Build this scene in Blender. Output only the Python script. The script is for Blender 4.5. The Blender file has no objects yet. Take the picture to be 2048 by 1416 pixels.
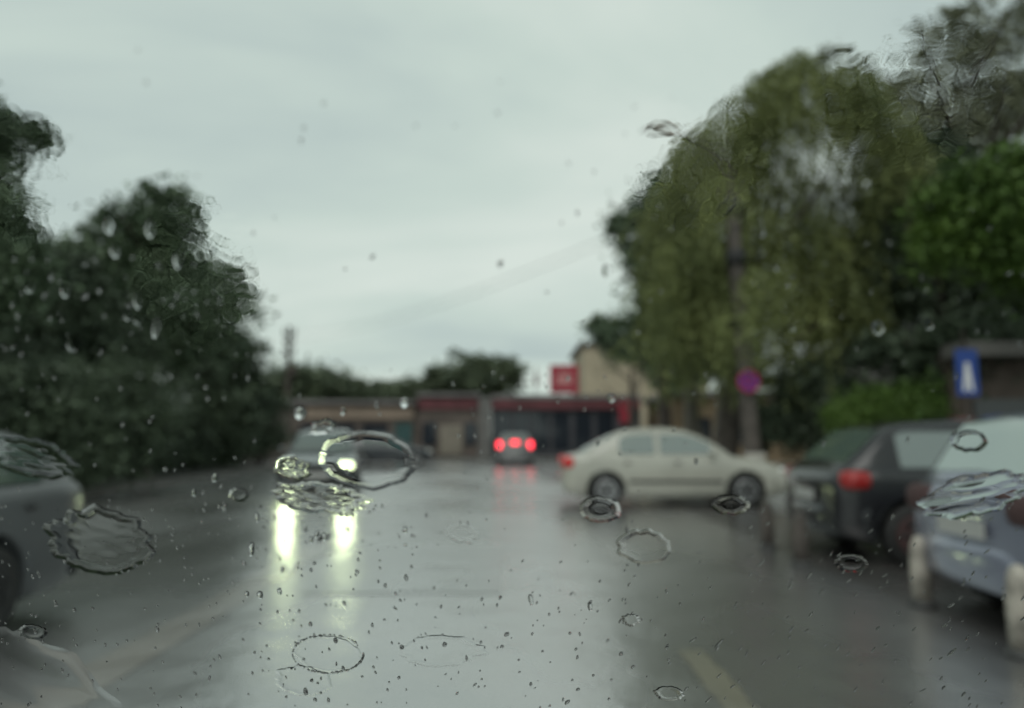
import bpy, math, random
import numpy as np
from mathutils import Vector, Matrix, noise as mnoise

R = math.radians
sc = bpy.context.scene
COL = sc.collection

# ------------------------------------------------------------------ camera
F = 1500.0                       # focal length in pixels of the 2048 px wide picture
EYE = Vector((0.0, 0.0, 1.25))
PITCH = math.atan(167.0 / F)
cd = bpy.data.cameras.new('camera')
cd.sensor_width = 36.0
cd.lens = 36.0 * F / 2048.0
cd.clip_start = 0.02
cd.clip_end = 3000.0
cd.dof.use_dof = True
cd.dof.focus_distance = 0.56
cd.dof.aperture_fstop = cd.lens / 8.0
cd.dof.aperture_blades = 0
cam = bpy.data.objects.new('camera', cd)
COL.objects.link(cam)
cam.location = EYE
cam.rotation_euler = (R(90) + PITCH, 0, 0)
sc.camera = cam

# ------------------------------------------------------------------ sky, sun, exposure
SUN_EL, SUN_ROT = R(48), R(200)
w = bpy.data.worlds.new('World')
sc.world = w
w.use_nodes = True
nt = w.node_tree
nt.nodes.clear()
N = nt.nodes.new
L_ = nt.links.new
out = N('ShaderNodeOutputWorld')
add = N('ShaderNodeAddShader')
bg1 = N('ShaderNodeBackground'); bg2 = N('ShaderNodeBackground')
sky = N('ShaderNodeTexSky'); sky.sky_type = 'NISHITA'; sky.sun_disc = False
sky.sun_elevation = SUN_EL; sky.sun_rotation = SUN_ROT; sky.dust_density = 5.0
bg1.inputs['Strength'].default_value = 0.006
L_(sky.outputs[0], bg1.inputs['Color'])
tc = N('ShaderNodeTexCoord')
sep = N('ShaderNodeSeparateXYZ'); L_(tc.outputs['Generated'], sep.inputs[0])
# cloud layer: view direction projected on a flat deck
zc = N('ShaderNodeMath'); zc.operation = 'MAXIMUM'; zc.inputs[1].default_value = 0.0; L_(sep.outputs['Z'], zc.inputs[0])
za = N('ShaderNodeMath'); za.operation = 'ADD'; za.inputs[1].default_value = 0.22; L_(zc.outputs[0], za.inputs[0])
dx = N('ShaderNodeMath'); dx.operation = 'DIVIDE'; L_(sep.outputs['X'], dx.inputs[0]); L_(za.outputs[0], dx.inputs[1])
dy = N('ShaderNodeMath'); dy.operation = 'DIVIDE'; L_(sep.outputs['Y'], dy.inputs[0]); L_(za.outputs[0], dy.inputs[1])
cmb = N('ShaderNodeCombineXYZ'); L_(dx.outputs[0], cmb.inputs[0]); L_(dy.outputs[0], cmb.inputs[1])
mp = N('ShaderNodeMapping'); mp.inputs['Scale'].default_value = (0.55, 1.0, 1.0); mp.inputs['Rotation'].default_value = (0, 0, R(12))
mp.inputs['Location'].default_value = (3.3, 1.9, 0.0)
L_(cmb.outputs[0], mp.inputs[0])
nz = N('ShaderNodeTexNoise'); nz.inputs['Scale'].default_value = 1.15; nz.inputs['Detail'].default_value = 5.0
nz.inputs['Roughness'].default_value = 0.5; nz.inputs['Distortion'].default_value = 0.5
L_(mp.outputs[0], nz.inputs['Vector'])
rp = N('ShaderNodeValToRGB')
rp.color_ramp.elements[0].position = 0.32; rp.color_ramp.elements[0].color = (0.46, 0.545, 0.535, 1)
rp.color_ramp.elements[1].position = 0.68; rp.color_ramp.elements[1].color = (0.70, 0.765, 0.71, 1)
e = rp.color_ramp.elements.new(0.5); e.color = (0.58, 0.67, 0.62, 1)
L_(nz.outputs['Fac'], rp.inputs[0])
L_(rp.outputs[0], bg2.inputs['Color'])
bg2.inputs['Strength'].default_value = 0.96
L_(bg1.outputs[0], add.inputs[0]); L_(bg2.outputs[0], add.inputs[1]); L_(add.outputs[0], out.inputs['Surface'])

sd = bpy.data.lights.new('sun', 'SUN')
sd.energy = 0.9; sd.angle = R(40); sd.color = (1.0, 0.98, 0.95)
sun = bpy.data.objects.new('sun', sd); COL.objects.link(sun)
sun.rotation_euler = (R(90) - SUN_EL, 0, R(180) - SUN_ROT)

sc.view_settings.view_transform = 'Standard'
sc.view_settings.look = 'None'
sc.view_settings.gamma = 1.0
sc.view_settings.use_curve_mapping = False
sc.view_settings.exposure = 0.03
sc.cycles.use_denoising = True
sc.cycles.max_bounces = 10
sc.cycles.transmission_bounces = 10
sc.cycles.transparent_max_bounces = 16
sc.cycles.sample_clamp_indirect = 3.0
sc.cycles.use_adaptive_sampling = True
sc.cycles.adaptive_threshold = 0.02
sc.render.use_motion_blur = False

# ------------------------------------------------------------------ pixel helpers (2048 px picture -> world)
CR = cam.rotation_euler.to_matrix()
def ray(px, py):
    return (CR @ Vector(((px - 1024.0) / F, (708.0 - py) / F, -1.0)))
def at(px, py, Y):
    d = ray(px, py)
    return EYE + d * (Y / d.y)
def gnd(px, py, z=0.0):
    d = ray(px, py)
    return EYE + d * ((z - EYE.z) / d.z)

# ------------------------------------------------------------------ materials
def mat(name, base, rough=0.6, vary=0.0, scale=3.0, metallic=0.0, spec=0.5, bump=0.0, bscale=40.0, emit=None, estr=0.0, coat=0.0, trans=0.0, ior=1.45, tint2=None, detail=4.0):
    m = bpy.data.materials.new(name); m.use_nodes = True
    t = m.node_tree; b = t.nodes['Principled BSDF']
    b.inputs['Base Color'].default_value = (*base, 1)
    b.inputs['Roughness'].default_value = rough
    b.inputs['Metallic'].default_value = metallic
    b.inputs['Specular IOR Level'].default_value = spec
    b.inputs['IOR'].default_value = ior
    b.inputs['Coat Weight'].default_value = coat
    b.inputs['Coat Roughness'].default_value = 0.05
    b.inputs['Transmission Weight'].default_value = trans
    if emit:
        b.inputs['Emission Color'].default_value = (*emit, 1)
        b.inputs['Emission Strength'].default_value = estr
    co = t.nodes.new('ShaderNodeTexCoord')
    if vary > 0 or tint2:
        n = t.nodes.new('ShaderNodeTexNoise'); n.inputs['Scale'].default_value = scale; n.inputs['Detail'].default_value = detail
        t.links.new(co.outputs['Object'], n.inputs['Vector'])
        r = t.nodes.new('ShaderNodeValToRGB')
        lo = [c * (1 - vary) for c in base]; hi = list(tint2) if tint2 else [min(1, c * (1 + vary)) for c in base]
        r.color_ramp.elements[0].position = 0.35; r.color_ramp.elements[0].color = (*lo, 1)
        r.color_ramp.elements[1].position = 0.65; r.color_ramp.elements[1].color = (*hi, 1)
        t.links.new(n.outputs['Fac'], r.inputs[0]); t.links.new(r.outputs[0], b.inputs['Base Color'])
    if bump > 0:
        n = t.nodes.new('ShaderNodeTexNoise'); n.inputs['Scale'].default_value = bscale; n.inputs['Detail'].default_value = 3
        t.links.new(co.outputs['Object'], n.inputs['Vector'])
        bp = t.nodes.new('ShaderNodeBump'); bp.inputs['Strength'].default_value = bump; bp.inputs['Distance'].default_value = 0.02
        t.links.new(n.outputs['Fac'], bp.inputs['Height']); t.links.new(bp.outputs[0], b.inputs['Normal'])
    return m

def wet_mat(name, base, r_lo, r_hi, ior, bump=0.25, patch=0.35, coat=0.0):
    """wet asphalt: dark, with a water film whose smoothness wanders, and a fine grain"""
    m = mat(name, base, 0.2, ior=ior)
    t = m.node_tree; b = t.nodes['Principled BSDF']
    g = t.nodes.new('ShaderNodeNewGeometry')
    def noise(scale, det=4.0, stretch=(1, 1, 1)):
        mpn = t.nodes.new('ShaderNodeMapping'); mpn.inputs['Scale'].default_value = stretch
        t.links.new(g.outputs['Position'], mpn.inputs[0])
        n = t.nodes.new('ShaderNodeTexNoise'); n.inputs['Scale'].default_value = scale; n.inputs['Detail'].default_value = det
        t.links.new(mpn.outputs[0], n.inputs['Vector']); return n
    n1 = noise(patch, 5.0, (1.0, 0.45, 1.0))
    mr = t.nodes.new('ShaderNodeMapRange'); mr.inputs['From Min'].default_value = 0.35; mr.inputs['From Max'].default_value = 0.65
    mr.inputs['To Min'].default_value = r_lo; mr.inputs['To Max'].default_value = r_hi
    t.links.new(n1.outputs['Fac'], mr.inputs['Value']); t.links.new(mr.outputs[0], b.inputs['Roughness'])
    if coat:
        b.inputs['Coat Weight'].default_value = 1.0; b.inputs['Coat IOR'].default_value = coat; t.links.new(mr.outputs[0], b.inputs['Coat Roughness'])
    n2 = noise(0.8, 6.0)
    rr = t.nodes.new('ShaderNodeValToRGB')
    rr.color_ramp.elements[0].position = 0.3; rr.color_ramp.elements[0].color = (*[c * 0.72 for c in base], 1)
    rr.color_ramp.elements[1].position = 0.7; rr.color_ramp.elements[1].color = (*[c * 1.3 for c in base], 1)
    t.links.new(n2.outputs['Fac'], rr.inputs[0]); t.links.new(rr.outputs[0], b.inputs['Base Color'])
    n3 = noise(22.0, 3.0)
    n4 = noise(1.7, 2.0)
    ad = t.nodes.new('ShaderNodeMath'); ad.operation = 'MULTIPLY_ADD'; ad.inputs[1].default_value = 6.0
    t.links.new(n4.outputs['Fac'], ad.inputs[0]); t.links.new(n3.outputs['Fac'], ad.inputs[2])
    bp = t.nodes.new('ShaderNodeBump'); bp.inputs['Strength'].default_value = bump; bp.inputs['Distance'].default_value = 0.006
    t.links.new(ad.outputs[0], bp.inputs['Height']); t.links.new(bp.outputs[0], b.inputs['Normal']); t.links.new(bp.outputs[0], b.inputs['Coat Normal'])
    return m

def leaf_mat(name, c1, c2, rough=0.55):
    m = bpy.data.materials.new(name); m.use_nodes = True
    t = m.node_tree; b = t.nodes['Principled BSDF']
    g = t.nodes.new('ShaderNodeNewGeometry')
    r = t.nodes.new('ShaderNodeValToRGB')
    r.color_ramp.elements[0].color = (*c1, 1); r.color_ramp.elements[1].color = (*c2, 1)
    n = t.nodes.new('ShaderNodeTexNoise'); n.inputs['Scale'].default_value = 0.7; n.inputs['Detail'].default_value = 2
    t.links.new(g.outputs['Position'], n.inputs['Vector'])
    mx = t.nodes.new('ShaderNodeMath'); mx.operation = 'MULTIPLY_ADD'; mx.inputs[1].default_value = 0.5
    t.links.new(g.outputs['Random Per Island'], mx.inputs[0])
    s = t.nodes.new('ShaderNodeMath'); s.operation = 'MULTIPLY_ADD'; s.inputs[1].default_value = 1.6; s.inputs[2].default_value = -0.55
    t.links.new(n.outputs['Fac'], s.inputs[0]); t.links.new(s.outputs[0], mx.inputs[2])
    t.links.new(mx.outputs[0], r.inputs[0])
    t.links.new(r.outputs[0], b.inputs['Base Color'])
    b.inputs['Roughness'].default_value = rough
    b.inputs['Specular IOR Level'].default_value = 0.35
    return m

M = {}
M['asphalt'] = wet_mat('wet_asphalt', (0.098, 0.096, 0.096), 0.20, 0.34, 3.7, bump=0.5, coat=2.3)
M['park'] = wet_mat('wet_parking', (0.062, 0.058, 0.056), 0.18, 0.36, 2.8, bump=0.6)
M['ground'] = wet_mat('wet_ground', (0.05, 0.05, 0.04), 0.4, 0.6, 1.4)
M['paving'] = wet_mat('wet_paving', (0.09, 0.088, 0.085), 0.2, 0.4, 1.45)
M['kerb'] = mat('kerb_stone', (0.12, 0.118, 0.11), 0.35, 0.25, 2)
M['line'] = wet_mat('worn_line', (0.19, 0.172, 0.128), 0.22, 0.36, 3.0, bump=0.5, coat=1.8)
M['line2'] = wet_mat('faded_line', (0.165, 0.145, 0.128), 0.20, 0.34, 3.4, bump=0.5, coat=2.1)
M['bark'] = mat('bark', (0.06, 0.05, 0.042), 0.8, 0.35, 6, bump=0.8, bscale=15)
M['palebark'] = mat('pale_bark', (0.16, 0.145, 0.12), 0.8, 0.3, 5, bump=0.7, bscale=12)
M['lime'] = mat('limewash', (0.36, 0.34, 0.31), 0.7, 0.2, 6, bump=0.3)
M['concrete'] = mat('concrete', (0.085, 0.072, 0.064), 0.7, 0.3, 3, bump=0.3)
M['bollard'] = mat('bollard_paint', (0.30, 0.275, 0.24), 0.5, 0.45, 7, bump=0.5)
M['bollard_foot'] = mat('bollard_foot', (0.05, 0.05, 0.05), 0.6, 0.2, 9)
M['leaf_dark'] = leaf_mat('leaf_dark', (0.052, 0.080, 0.050), (0.140, 0.195, 0.110))
M['leaf_black'] = leaf_mat('leaf_deep', (0.042, 0.060, 0.042), (0.100, 0.135, 0.080))
M['leaf_willow'] = leaf_mat('leaf_willow', (0.075, 0.10, 0.036), (0.24, 0.27, 0.095))
M['leaf_green'] = leaf_mat('leaf_green', (0.035, 0.075, 0.014), (0.115, 0.190, 0.035))
M['leaf_thin'] = leaf_mat('leaf_thin', (0.11, 0.125, 0.075), (0.24, 0.255, 0.165))
M['leaf_hazed'] = leaf_mat('leaf_hazed', (0.075, 0.10, 0.065), (0.13, 0.16, 0.09))  # leaf colours lightened to stand in for distance haze
M['black'] = mat('black_plastic', (0.018, 0.018, 0.019), 0.5, 0.1)
M['rubber'] = mat('tyre_rubber', (0.018, 0.018, 0.018), 0.65, 0.2, 8)
M['rim'] = mat('wheel_metal', (0.35, 0.35, 0.36), 0.3, 0.1, metallic=0.9)
M['chrome'] = mat('chrome', (0.6, 0.6, 0.6), 0.12, metallic=1.0)
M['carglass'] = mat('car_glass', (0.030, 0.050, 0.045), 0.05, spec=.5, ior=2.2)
M['brightglass'] = mat('sky_sheen_glass', (0.07, 0.10, 0.09), 0.06, ior=2.8)  # base colour lifted to imitate sky reflected in the panes
M['skyglass'] = mat('sky_painted_glass', (0.26, 0.33, 0.31), 0.12, ior=2.8)  # pale base colour stands in for strong sky reflection
M['redlamp'] = mat('rear_lamp_lens', (0.55, 0.02, 0.02), 0.15, spec=0.6)
M['redlamp_lit'] = mat('rear_lamp_glowing', (0.26, 0.016, 0.016), 0.25, emit=(1.0, 0.05, 0.035), estr=0.03)
M['brake'] = mat('brake_lamp_on', (0.5, 0.01, 0.02), 0.2, emit=(1.0, 0.035, 0.06), estr=5.0)
M['headlamp_on'] = mat('headlamp_on', (0.8, 0.85, 0.7), 0.2, emit=(0.86, 1.0, 0.56), estr=46.0)
M['headlamp_off'] = mat('headlamp_lens', (0.55, 0.57, 0.55), 0.08, metallic=0.6)
M['smoked'] = mat('smoked_lamp', (.06, .03, .03), .7)
M['plate'] = mat('number_plate', (0.36, 0.36, 0.35), 0.4, 0.05)

# ------------------------------------------------------------------ object helpers
def mesh(name, verts, faces, m=None, parent=None, smooth=False):
    me = bpy.data.meshes.new(name)
    me.from_pydata([tuple(v) for v in verts], [], faces)
    me.update()
    if smooth:
        me.polygons.foreach_set('use_smooth', [True] * len(me.polygons))
    o = bpy.data.objects.new(name, me); COL.objects.link(o)
    if m: me.materials.append(m)
    if parent: o.parent = parent
    return o
def empty(name, loc=(0, 0, 0), rz=0.0):
    o = bpy.data.objects.new(name, None); COL.objects.link(o)
    o.location = loc; o.rotation_euler = (0, 0, rz); o.empty_display_size = 0.2
    return o
def tag(o, label=None, cat=None, group=None, kind=None):
    if label: o['label'] = label
    if cat: o['category'] = cat
    if group: o['group'] = group
    if kind: o['kind'] = kind
    return o
class MB:
    def __init__(s): s.v = []; s.f = []
    def add(s, v, f):
        k = len(s.v); s.v += [tuple(p) for p in v]; s.f += [tuple(i + k for i in q) for q in f]; return s
    def box(s, x0, x1, y0, y1, z0, z1):
        v = [(x0, y0, z0), (x1, y0, z0), (x1, y1, z0), (x0, y1, z0), (x0, y0, z1), (x1, y0, z1), (x1, y1, z1), (x0, y1, z1)]
        return s.add(v, [(0, 3, 2, 1), (4, 5, 6, 7), (0, 1, 5, 4), (1, 2, 6, 5), (2, 3, 7, 6), (3, 0, 4, 7)])
    def tube(s, pts, rad, n=8):
        pts = [Vector(p) for p in pts]
        if not hasattr(rad, '__len__'): rad = [rad] * len(pts)
        v = []; f = []
        ref = Vector((0, 0, 1))
        for i, p in enumerate(pts):
            d = (pts[min(i + 1, len(pts) - 1)] - pts[max(i - 1, 0)]).normalized()
            a = d.cross(ref if abs(d.dot(ref)) < 0.95 else Vector((1, 0, 0))).normalized(); b = a.cross(d)
            for k in range(n):
                t = 2 * math.pi * k / n
                v.append(p + (a * math.cos(t) + b * math.sin(t)) * rad[i])
        for i in range(len(pts) - 1):
            for k in range(n):
                q = (k + 1) % n
                f.append((i * n + k, i * n + q, (i + 1) * n + q, (i + 1) * n + k))
        f.append(tuple(range(n))); f.append(tuple((len(pts) - 1) * n + k for k in reversed(range(n))))
        return s.add(v, f)
    def lathe(s, prof, n=20, axis='z', c=(0, 0, 0)):
        v = []; f = []
        for (r, h) in prof:
            for k in range(n):
                t = 2 * math.pi * k / n; a, b = r * math.cos(t), r * math.sin(t)
                v.append((a + c[0], b + c[1], h + c[2]) if axis == 'z' else ((h + c[0], a + c[1], b + c[2]) if axis == 'x' else (a + c[0], h + c[1], b + c[2])))
        m_ = len(prof)
        for i in range(m_ - 1):
            for k in range(n):
                q = (k + 1) % n
                f.append((i * n + k, i * n + q, (i + 1) * n + q, (i + 1) * n + k))
        f.append(tuple(reversed(range(n)))); f.append(tuple((m_ - 1) * n + k for k in range(n)))
        return s.add(v, f)
    def build(s, name, m, parent=None, smooth=False):
        return mesh(name, s.v, s.f, m, parent, smooth)
def bx(name, x0, x1, y0, y1, z0, z1, m, parent=None):
    return MB().box(x0, x1, y0, y1, z0, z1).build(name, m, parent)
def lerp(xs, ys, x):
    return float(np.interp(x, xs, ys))

# ------------------------------------------------------------------ ground, roads, pavements
def sheet(name, x0, x1, y0, y1, z, m):
    o = mesh(name, [(x0, y0, z), (x1, y0, z), (x1, y1, z), (x0, y1, z)], [(0, 1, 2, 3)], m)
    return tag(o, kind='structure')
sheet('ground', -900, 900, -300, 1500, -0.012, M['ground'])
sheet('road', -9.3, 3.0, -12, 31, 0.0, M['asphalt'])
sheet('parking_bay', 3.0, 8.6, -12, 31, 0.0, M['park'])
sheet('cross_street', -60, 60, 31, 42.0, 0.0, M['asphalt'])
for nm, a in (('pavement', (-12.0, -9.45, -12, 31, 0, 0.12)), ('pavement', (8.75, 12.4, -12, 31, 0, 0.12)), ('pavement', (-60, 60, 42.15, 44.9, 0, 0.12))):
    tag(bx(nm, *a, M['paving']), kind='structure')
for a in ((-9.45, -9.3, -12, 31, -0.01, 0.125), (8.6, 8.75, -12, 31, -0.01, 0.125), (-60, 60, 42.0, 42.15, -0.01, 0.125)):
    tag(bx('kerb', *a, M['kerb']), kind='structure')
# worn markings
def marking(name, x0, x1, y0, y1, m):
    rnd = random.Random(int(x0 * 100)); n = 60; v = []
    for i in range(n + 1):
        y = y0 + (y1 - y0) * i / n
        v += [(x0 + rnd.uniform(-.012, .012), y, 0.004), (x1 + rnd.uniform(-.012, .012), y, 0.004)]
    tag(mesh(name, v, [(2 * i, 2 * i + 1, 2 * i + 3, 2 * i + 2) for i in range(n)], m), kind='structure')
marking('centre_line', -2.34, -2.04, 0.5, 9.5, M['line2'])
marking('edge_line', 0.98, 1.13, 0.5, 4.6, M['line'])

M['patch'] = wet_mat('wet_repair', (0.07, 0.069, 0.070), 0.22, 0.40, 3.7, bump=0.6, coat=2.3)
for (x, y, wx, wy) in ((-0.9, 7.5, .8, 1.3), (-5.6, 10.5, 1.1, 2.2), (0.4, 19, 1.2, 1.6)):
    rnd = random.Random(int(y * 10)); v = []
    for (a, b) in ((-1, -1), (0, -1), (1, -1), (1, 0), (1, 1), (0, 1), (-1, 1), (-1, 0)): v.append((x + a * wx + rnd.uniform(-.06, .06), y + b * wy + rnd.uniform(-.06, .06), .0045))
    tag(mesh('road_patch', v, [tuple(range(8))], M['patch']), kind='structure')

# ------------------------------------------------------------------ foliage
def leaves(name, centres, size, m, parent, seed, droop=0.0, aspect=2.0):
    """centres: n x 3 array; one small bent leaf clump (quad) each"""
    rs = np.random.RandomState(seed); n = len(centres)
    d = rs.normal(size=(n, 3)); d[:, 2] = d[:, 2] * (0.6 if droop == 0 else 0.35) - droop
    d /= np.linalg.norm(d, axis=1)[:, None]
    e_ = rs.normal(size=(n, 3)); e_ -= (e_ * d).sum(1)[:, None] * d; e_ /= np.linalg.norm(e_, axis=1)[:, None]
    s = size * rs.uniform(0.55, 1.35, size=(n, 1))
    a = centres - d * s * .5; c = centres + d * s * .5; nb = np.cross(d, e_)
    b1 = centres + e_ * s / aspect * .5 + nb * s * .08; b2 = centres - e_ * s / aspect * .5 + nb * s * .08
    V = np.stack([a, b1, c, b2], axis=1).reshape(-1, 3)
    me = bpy.data.meshes.new(name)
    me.vertices.add(4 * n); me.vertices.foreach_set('co', V.astype(np.float32).ravel())
    me.loops.add(4 * n); me.loops.foreach_set('vertex_index', np.arange(4 * n, dtype=np.int32))
    me.polygons.add(n); me.polygons.foreach_set('loop_start', np.arange(0, 4 * n, 4, dtype=np.int32)); me.polygons.foreach_set('loop_total', np.full(n, 4, dtype=np.int32))
    me.update(calc_edges=True); me.materials.append(m)
    o = bpy.data.objects.new(name, me); COL.objects.link(o); o.parent = parent
    return o

def clump_points(rs, lobes, n, per=60, cr=0.35, hollow=0.35):
    """lobes: (x,y,z,rx,ry,rz,weight); leaves gather in clumps through each lobe's volume"""
    lobes = list(lobes); r2 = np.random.RandomState(len(lobes) * 7 + 1)
    for l in list(lobes):      # small side sprays, so that no outline stays smooth
        for q in range(9):
            d = r2.normal(size=3); d[2] = abs(d[2]) * 1.1 - .25; d /= np.linalg.norm(d); k_ = r2.uniform(.95, 1.28); f_ = r2.uniform(.12, .26)
            lobes.append((l[0] + d[0] * l[3] * k_, l[1] + d[1] * l[4] * k_, l[2] + d[2] * l[5] * k_, l[3] * f_, l[4] * f_, l[5] * f_, (l[6] if len(l) > 6 else 1) * r2.uniform(.15, .6)))
    W_ = np.array([l[3] * l[4] * l[5] * (l[6] if len(l) > 6 else 1) for l in lobes]) ** 0.8
    W_ /= W_.sum(); outp = []
    for l, w_ in zip(lobes, W_):
        k = max(1, int(n * w_ / per))
        d = rs.normal(size=(k, 3)); d /= np.linalg.norm(d, axis=1)[:, None]
        rr = (hollow + (1 - hollow) * rs.uniform(size=(k, 1)) ** 0.6) * rs.uniform(0.85, 1.12, size=(k, 1))
        c = d * rr * np.array(l[3:6]) + np.array(l[:3])
        sz = min(cr, max(l[3], l[5]) * .8 + .05) * rs.uniform(0.4, 1.45, size=(k, 1))
        p = (c[:, None, :] + rs.normal(size=(k, per, 3)) * sz[:, None, :] * np.array([0.6, 0.6, 0.45])).reshape(-1, 3)
        outp.append(p)
    return np.concatenate(outp)

def trunk(name, base, h, r, m, parent, lean=(0, 0), limbs=5, spread=1.5, seed=0, fork=0.45):
    rnd = random.Random(seed); b = MB(); bxx, byy, bz = base
    pts = [(bxx + lean[0] * t + 0.05 * math.sin(5 * t + seed), byy + lean[1] * t, bz + h * t) for t in (0, .04, .15, .35, .6, .85, 1)]
    b.tube(pts, [r * 1.5, r * 1.15, r, r * .85, r * .65, r * .4, r * .15], 9)
    for i in range(limbs):
        t = fork + (0.9 - fork) * i / max(1, limbs - 1); a = i * 2.4 + seed
        p0 = Vector((bxx + lean[0] * t, byy + lean[1] * t, bz + h * t)); L = spread * (1.15 - 0.5 * t) * rnd.uniform(.8, 1.2)
        dd = Vector((math.cos(a), math.sin(a), 0.7 + 0.4 * rnd.random())) * L
        b.tube([p0, p0 + dd * .4 + Vector((0, 0, -.05)), p0 + dd * .8, p0 + dd * 1.15 + Vector((0, 0, .1))], [r * .42, r * .3, r * .16, r * .06], 6)
    return b.build(name, m, parent, True)

def tree(name, label, base, h, r, lobes, n, leafm, lsize, seed, cat='tree', group=None, barkm=None, per=60, cr=0.35, hollow=.3, lean=(0, 0), limbs=6, spread=1.6, th=0.85, droop=0):
    t = empty(name, base); tag(t, label, cat, group)
    trunk('trunk', (0, 0, -.05), h * th, r, barkm or M['bark'], t, lean, limbs, spread, seed)
    P = clump_points(np.random.RandomState(seed), [(l[0] - base[0], l[1] - base[1], l[2] - base[2], *l[3:]) for l in lobes], n, per, cr, hollow)
    P = P[P[:, 2] > 0.15]
    leaves('crown', P, lsize, leafm, t, seed + 1, droop)
    return t
def lobe(px, py, Y, rxp, ryp, ry_depth=None, wgt=1):
    """ellipsoid of leaves where a patch of foliage stands: picture size is turned into metres at distance Y"""
    c = at(px, py, Y); k = Y / F
    rx, rz = rxp * k, ryp * k
    return (c.x, c.y, c.z, rx, ry_depth or rx * .8, rz, wgt)

# left side of the road
def gp(px, Y): c = at(px, 875, Y); return (c.x, c.y, 0.1)
tree('broadleaf_tree', 'tall dark tree at the left edge, its top branch reaching out to the right', gp(-110, 15), 8.6, .24,
     [lobe(-60, 480, 15, 95, 170), lobe(0, 330, 15, 34, 80), lobe(-80, 260, 15, 90, 60), lobe(10, 262, 15, 22, 26), lobe(76, 275, 15, 15, 30, .25, 2.5), lobe(10, 560, 15, 80, 80), lobe(-10, 440, 15, 44, 60)],
     20000, M['leaf_dark'], .19, 3, cr=.38, spread=1.5)
tree('broadleaf_tree', 'broad dark tree with a two-humped crown left of the road', gp(290, 22), 8.4, .24,
     [lobe(290, 520, 22, 110, 110), lobe(330, 450, 22, 60, 62), lobe(255, 470, 22, 44, 44), lobe(200, 560, 22, 100, 80), lobe(410, 580, 22, 62, 72, None, .35), lobe(300, 640, 22, 175, 110), lobe(440, 600, 22, 46, 70, None, .18), lobe(345, 402, 22, 26, 18)],
     27000, M['leaf_dark'], .23, 5, cr=.55, spread=2)
tree('broadleaf_tree', 'dark bushy tree behind the tall left-edge tree, with low round top', gp(70, 19), 6.0, .2,
     [lobe(70, 600, 19, 110, 90), lobe(120, 540, 19, 60, 42), lobe(20, 680, 19, 150, 110), lobe(160, 700, 19, 140, 110)],
     34000, M['leaf_black'], .19, 7, cr=.45)
tree('broadleaf_tree', 'smaller dark tree ending the left-hand row near the far utility pole', gp(455, 31), 5.4, .18,
     [lobe(430, 740, 31, 90, 80), lobe(490, 780, 31, 34, 40), lobe(390, 700, 31, 75, 60), lobe(465, 705, 31, 36, 40)],
     22000, M['leaf_black'], .24, 9, cr=.5)
# hedge and shrubs under the trees
def shrub(name, label, lobes, n, leafm, seed, lsize=.14, group=None, cr=.3, cat='shrub'):
    b = lobes[0]; base = (b[0], b[1], .1)
    t = empty(name, base); tag(t, label, cat, group)
    P = clump_points(np.random.RandomState(seed), [(l[0] - base[0], l[1] - base[1], l[2] - base[2], *l[3:]) for l in lobes], n, 60, cr, .2)
    P = P[P[:, 2] > 0.0]
    leaves('foliage', P, lsize, leafm, t, seed)
    mb = MB()
    for k in range(5):
        a = k * 1.3; mb.tube([(0.1 * math.cos(a), 0.1 * math.sin(a), -.05), (.3 * math.cos(a), .3 * math.sin(a), .5), (.6 * math.cos(a), .6 * math.sin(a), 1.1)], [.035, .025, .01], 5)
    mb.build('stem', M['bark'], t)
    return t
shrub('hedge', 'long dark hedge below the trees on the left pavement', [(-12.2, 20, 1.2, 1.1, 9.5, 1.4), (-11.6, 20, .6, .7, 9.5, .6), (-11.8, 28, .6, .7, 5.5, .6), (-12.4, 13, 1.6, 1.2, 3.0, 1.7), (-12.4, 26, 1.7, 1.3, 4.5, 1.7), (-12.0, 31, 1.4, 1.2, 3, 1.5)], 60000, M['leaf_black'], 11, .15, cr=.4, cat='hedge')
shrub('shrub', 'dark rounded shrub at the near end of the left hedge', [lobe(120, 850, 15.5, 130, 125), lobe(10, 800, 15, 100, 110), lobe(250, 840, 17, 90, 105)], 26000, M['leaf_black'], 12, cr=.35)
shrub('shrub', 'dark shrub at the far end of the left hedge beside the tan-signed shop', [lobe(520, 840, 33, 60, 75), lobe(440, 850, 30, 80, 90)], 14000, M['leaf_black'], 13, .2, cr=.4)

gw = empty('sky_block_wall', (-13.6, 20, 0)); tag(gw, 'low dark added wall closing sky gaps behind the left hedge', 'wall')  # added to block bright sky showing through under the hedge
bx('wall', -.12, .12, -20, 22, -.1, 2.0, M['bark'], gw); bx('coping', -.18, .18, -20.05, 22.05, 2.003, 2.08, M['concrete'], gw)
# behind the shops
for i, (lab, lobes, sd_) in enumerate([
    ('rounded green tree standing behind the middle of the shop row', [lobe(950, 760, 62, 80, 42), lobe(985, 745, 62, 45, 26), lobe(900, 768, 62, 46, 30), lobe(1010, 765, 62, 34, 28)], 21),
    ('low grey-green tree behind the brown shop front', [lobe(800, 792, 66, 80, 26), lobe(760, 795, 66, 40, 22)], 22),
    ('small dark green tree right of the far utility pole', [lobe(650, 778, 55, 52, 34), lobe(690, 790, 55, 36, 24)], 23),
    ('small dark bush-like tree at the foot of the far utility pole', [lobe(590, 770, 52, 40, 34), lobe(560, 790, 52, 36, 40)], 24)]):
    Y = lobes[0][1]; b = (lobes[0][0], Y, 0)
    tree('street_tree', lab, b, lobes[0][2] + .5, .2, lobes, 9000, M['leaf_hazed'], .42, sd_, cr=.8, th=.9)
tag(None or bpy.data.objects['street_tree'], group='trees rising behind the shops')
for o in bpy.data.objects:
    if o.name.startswith('street_tree'): o['group'] = 'trees rising behind the shops'

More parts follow.
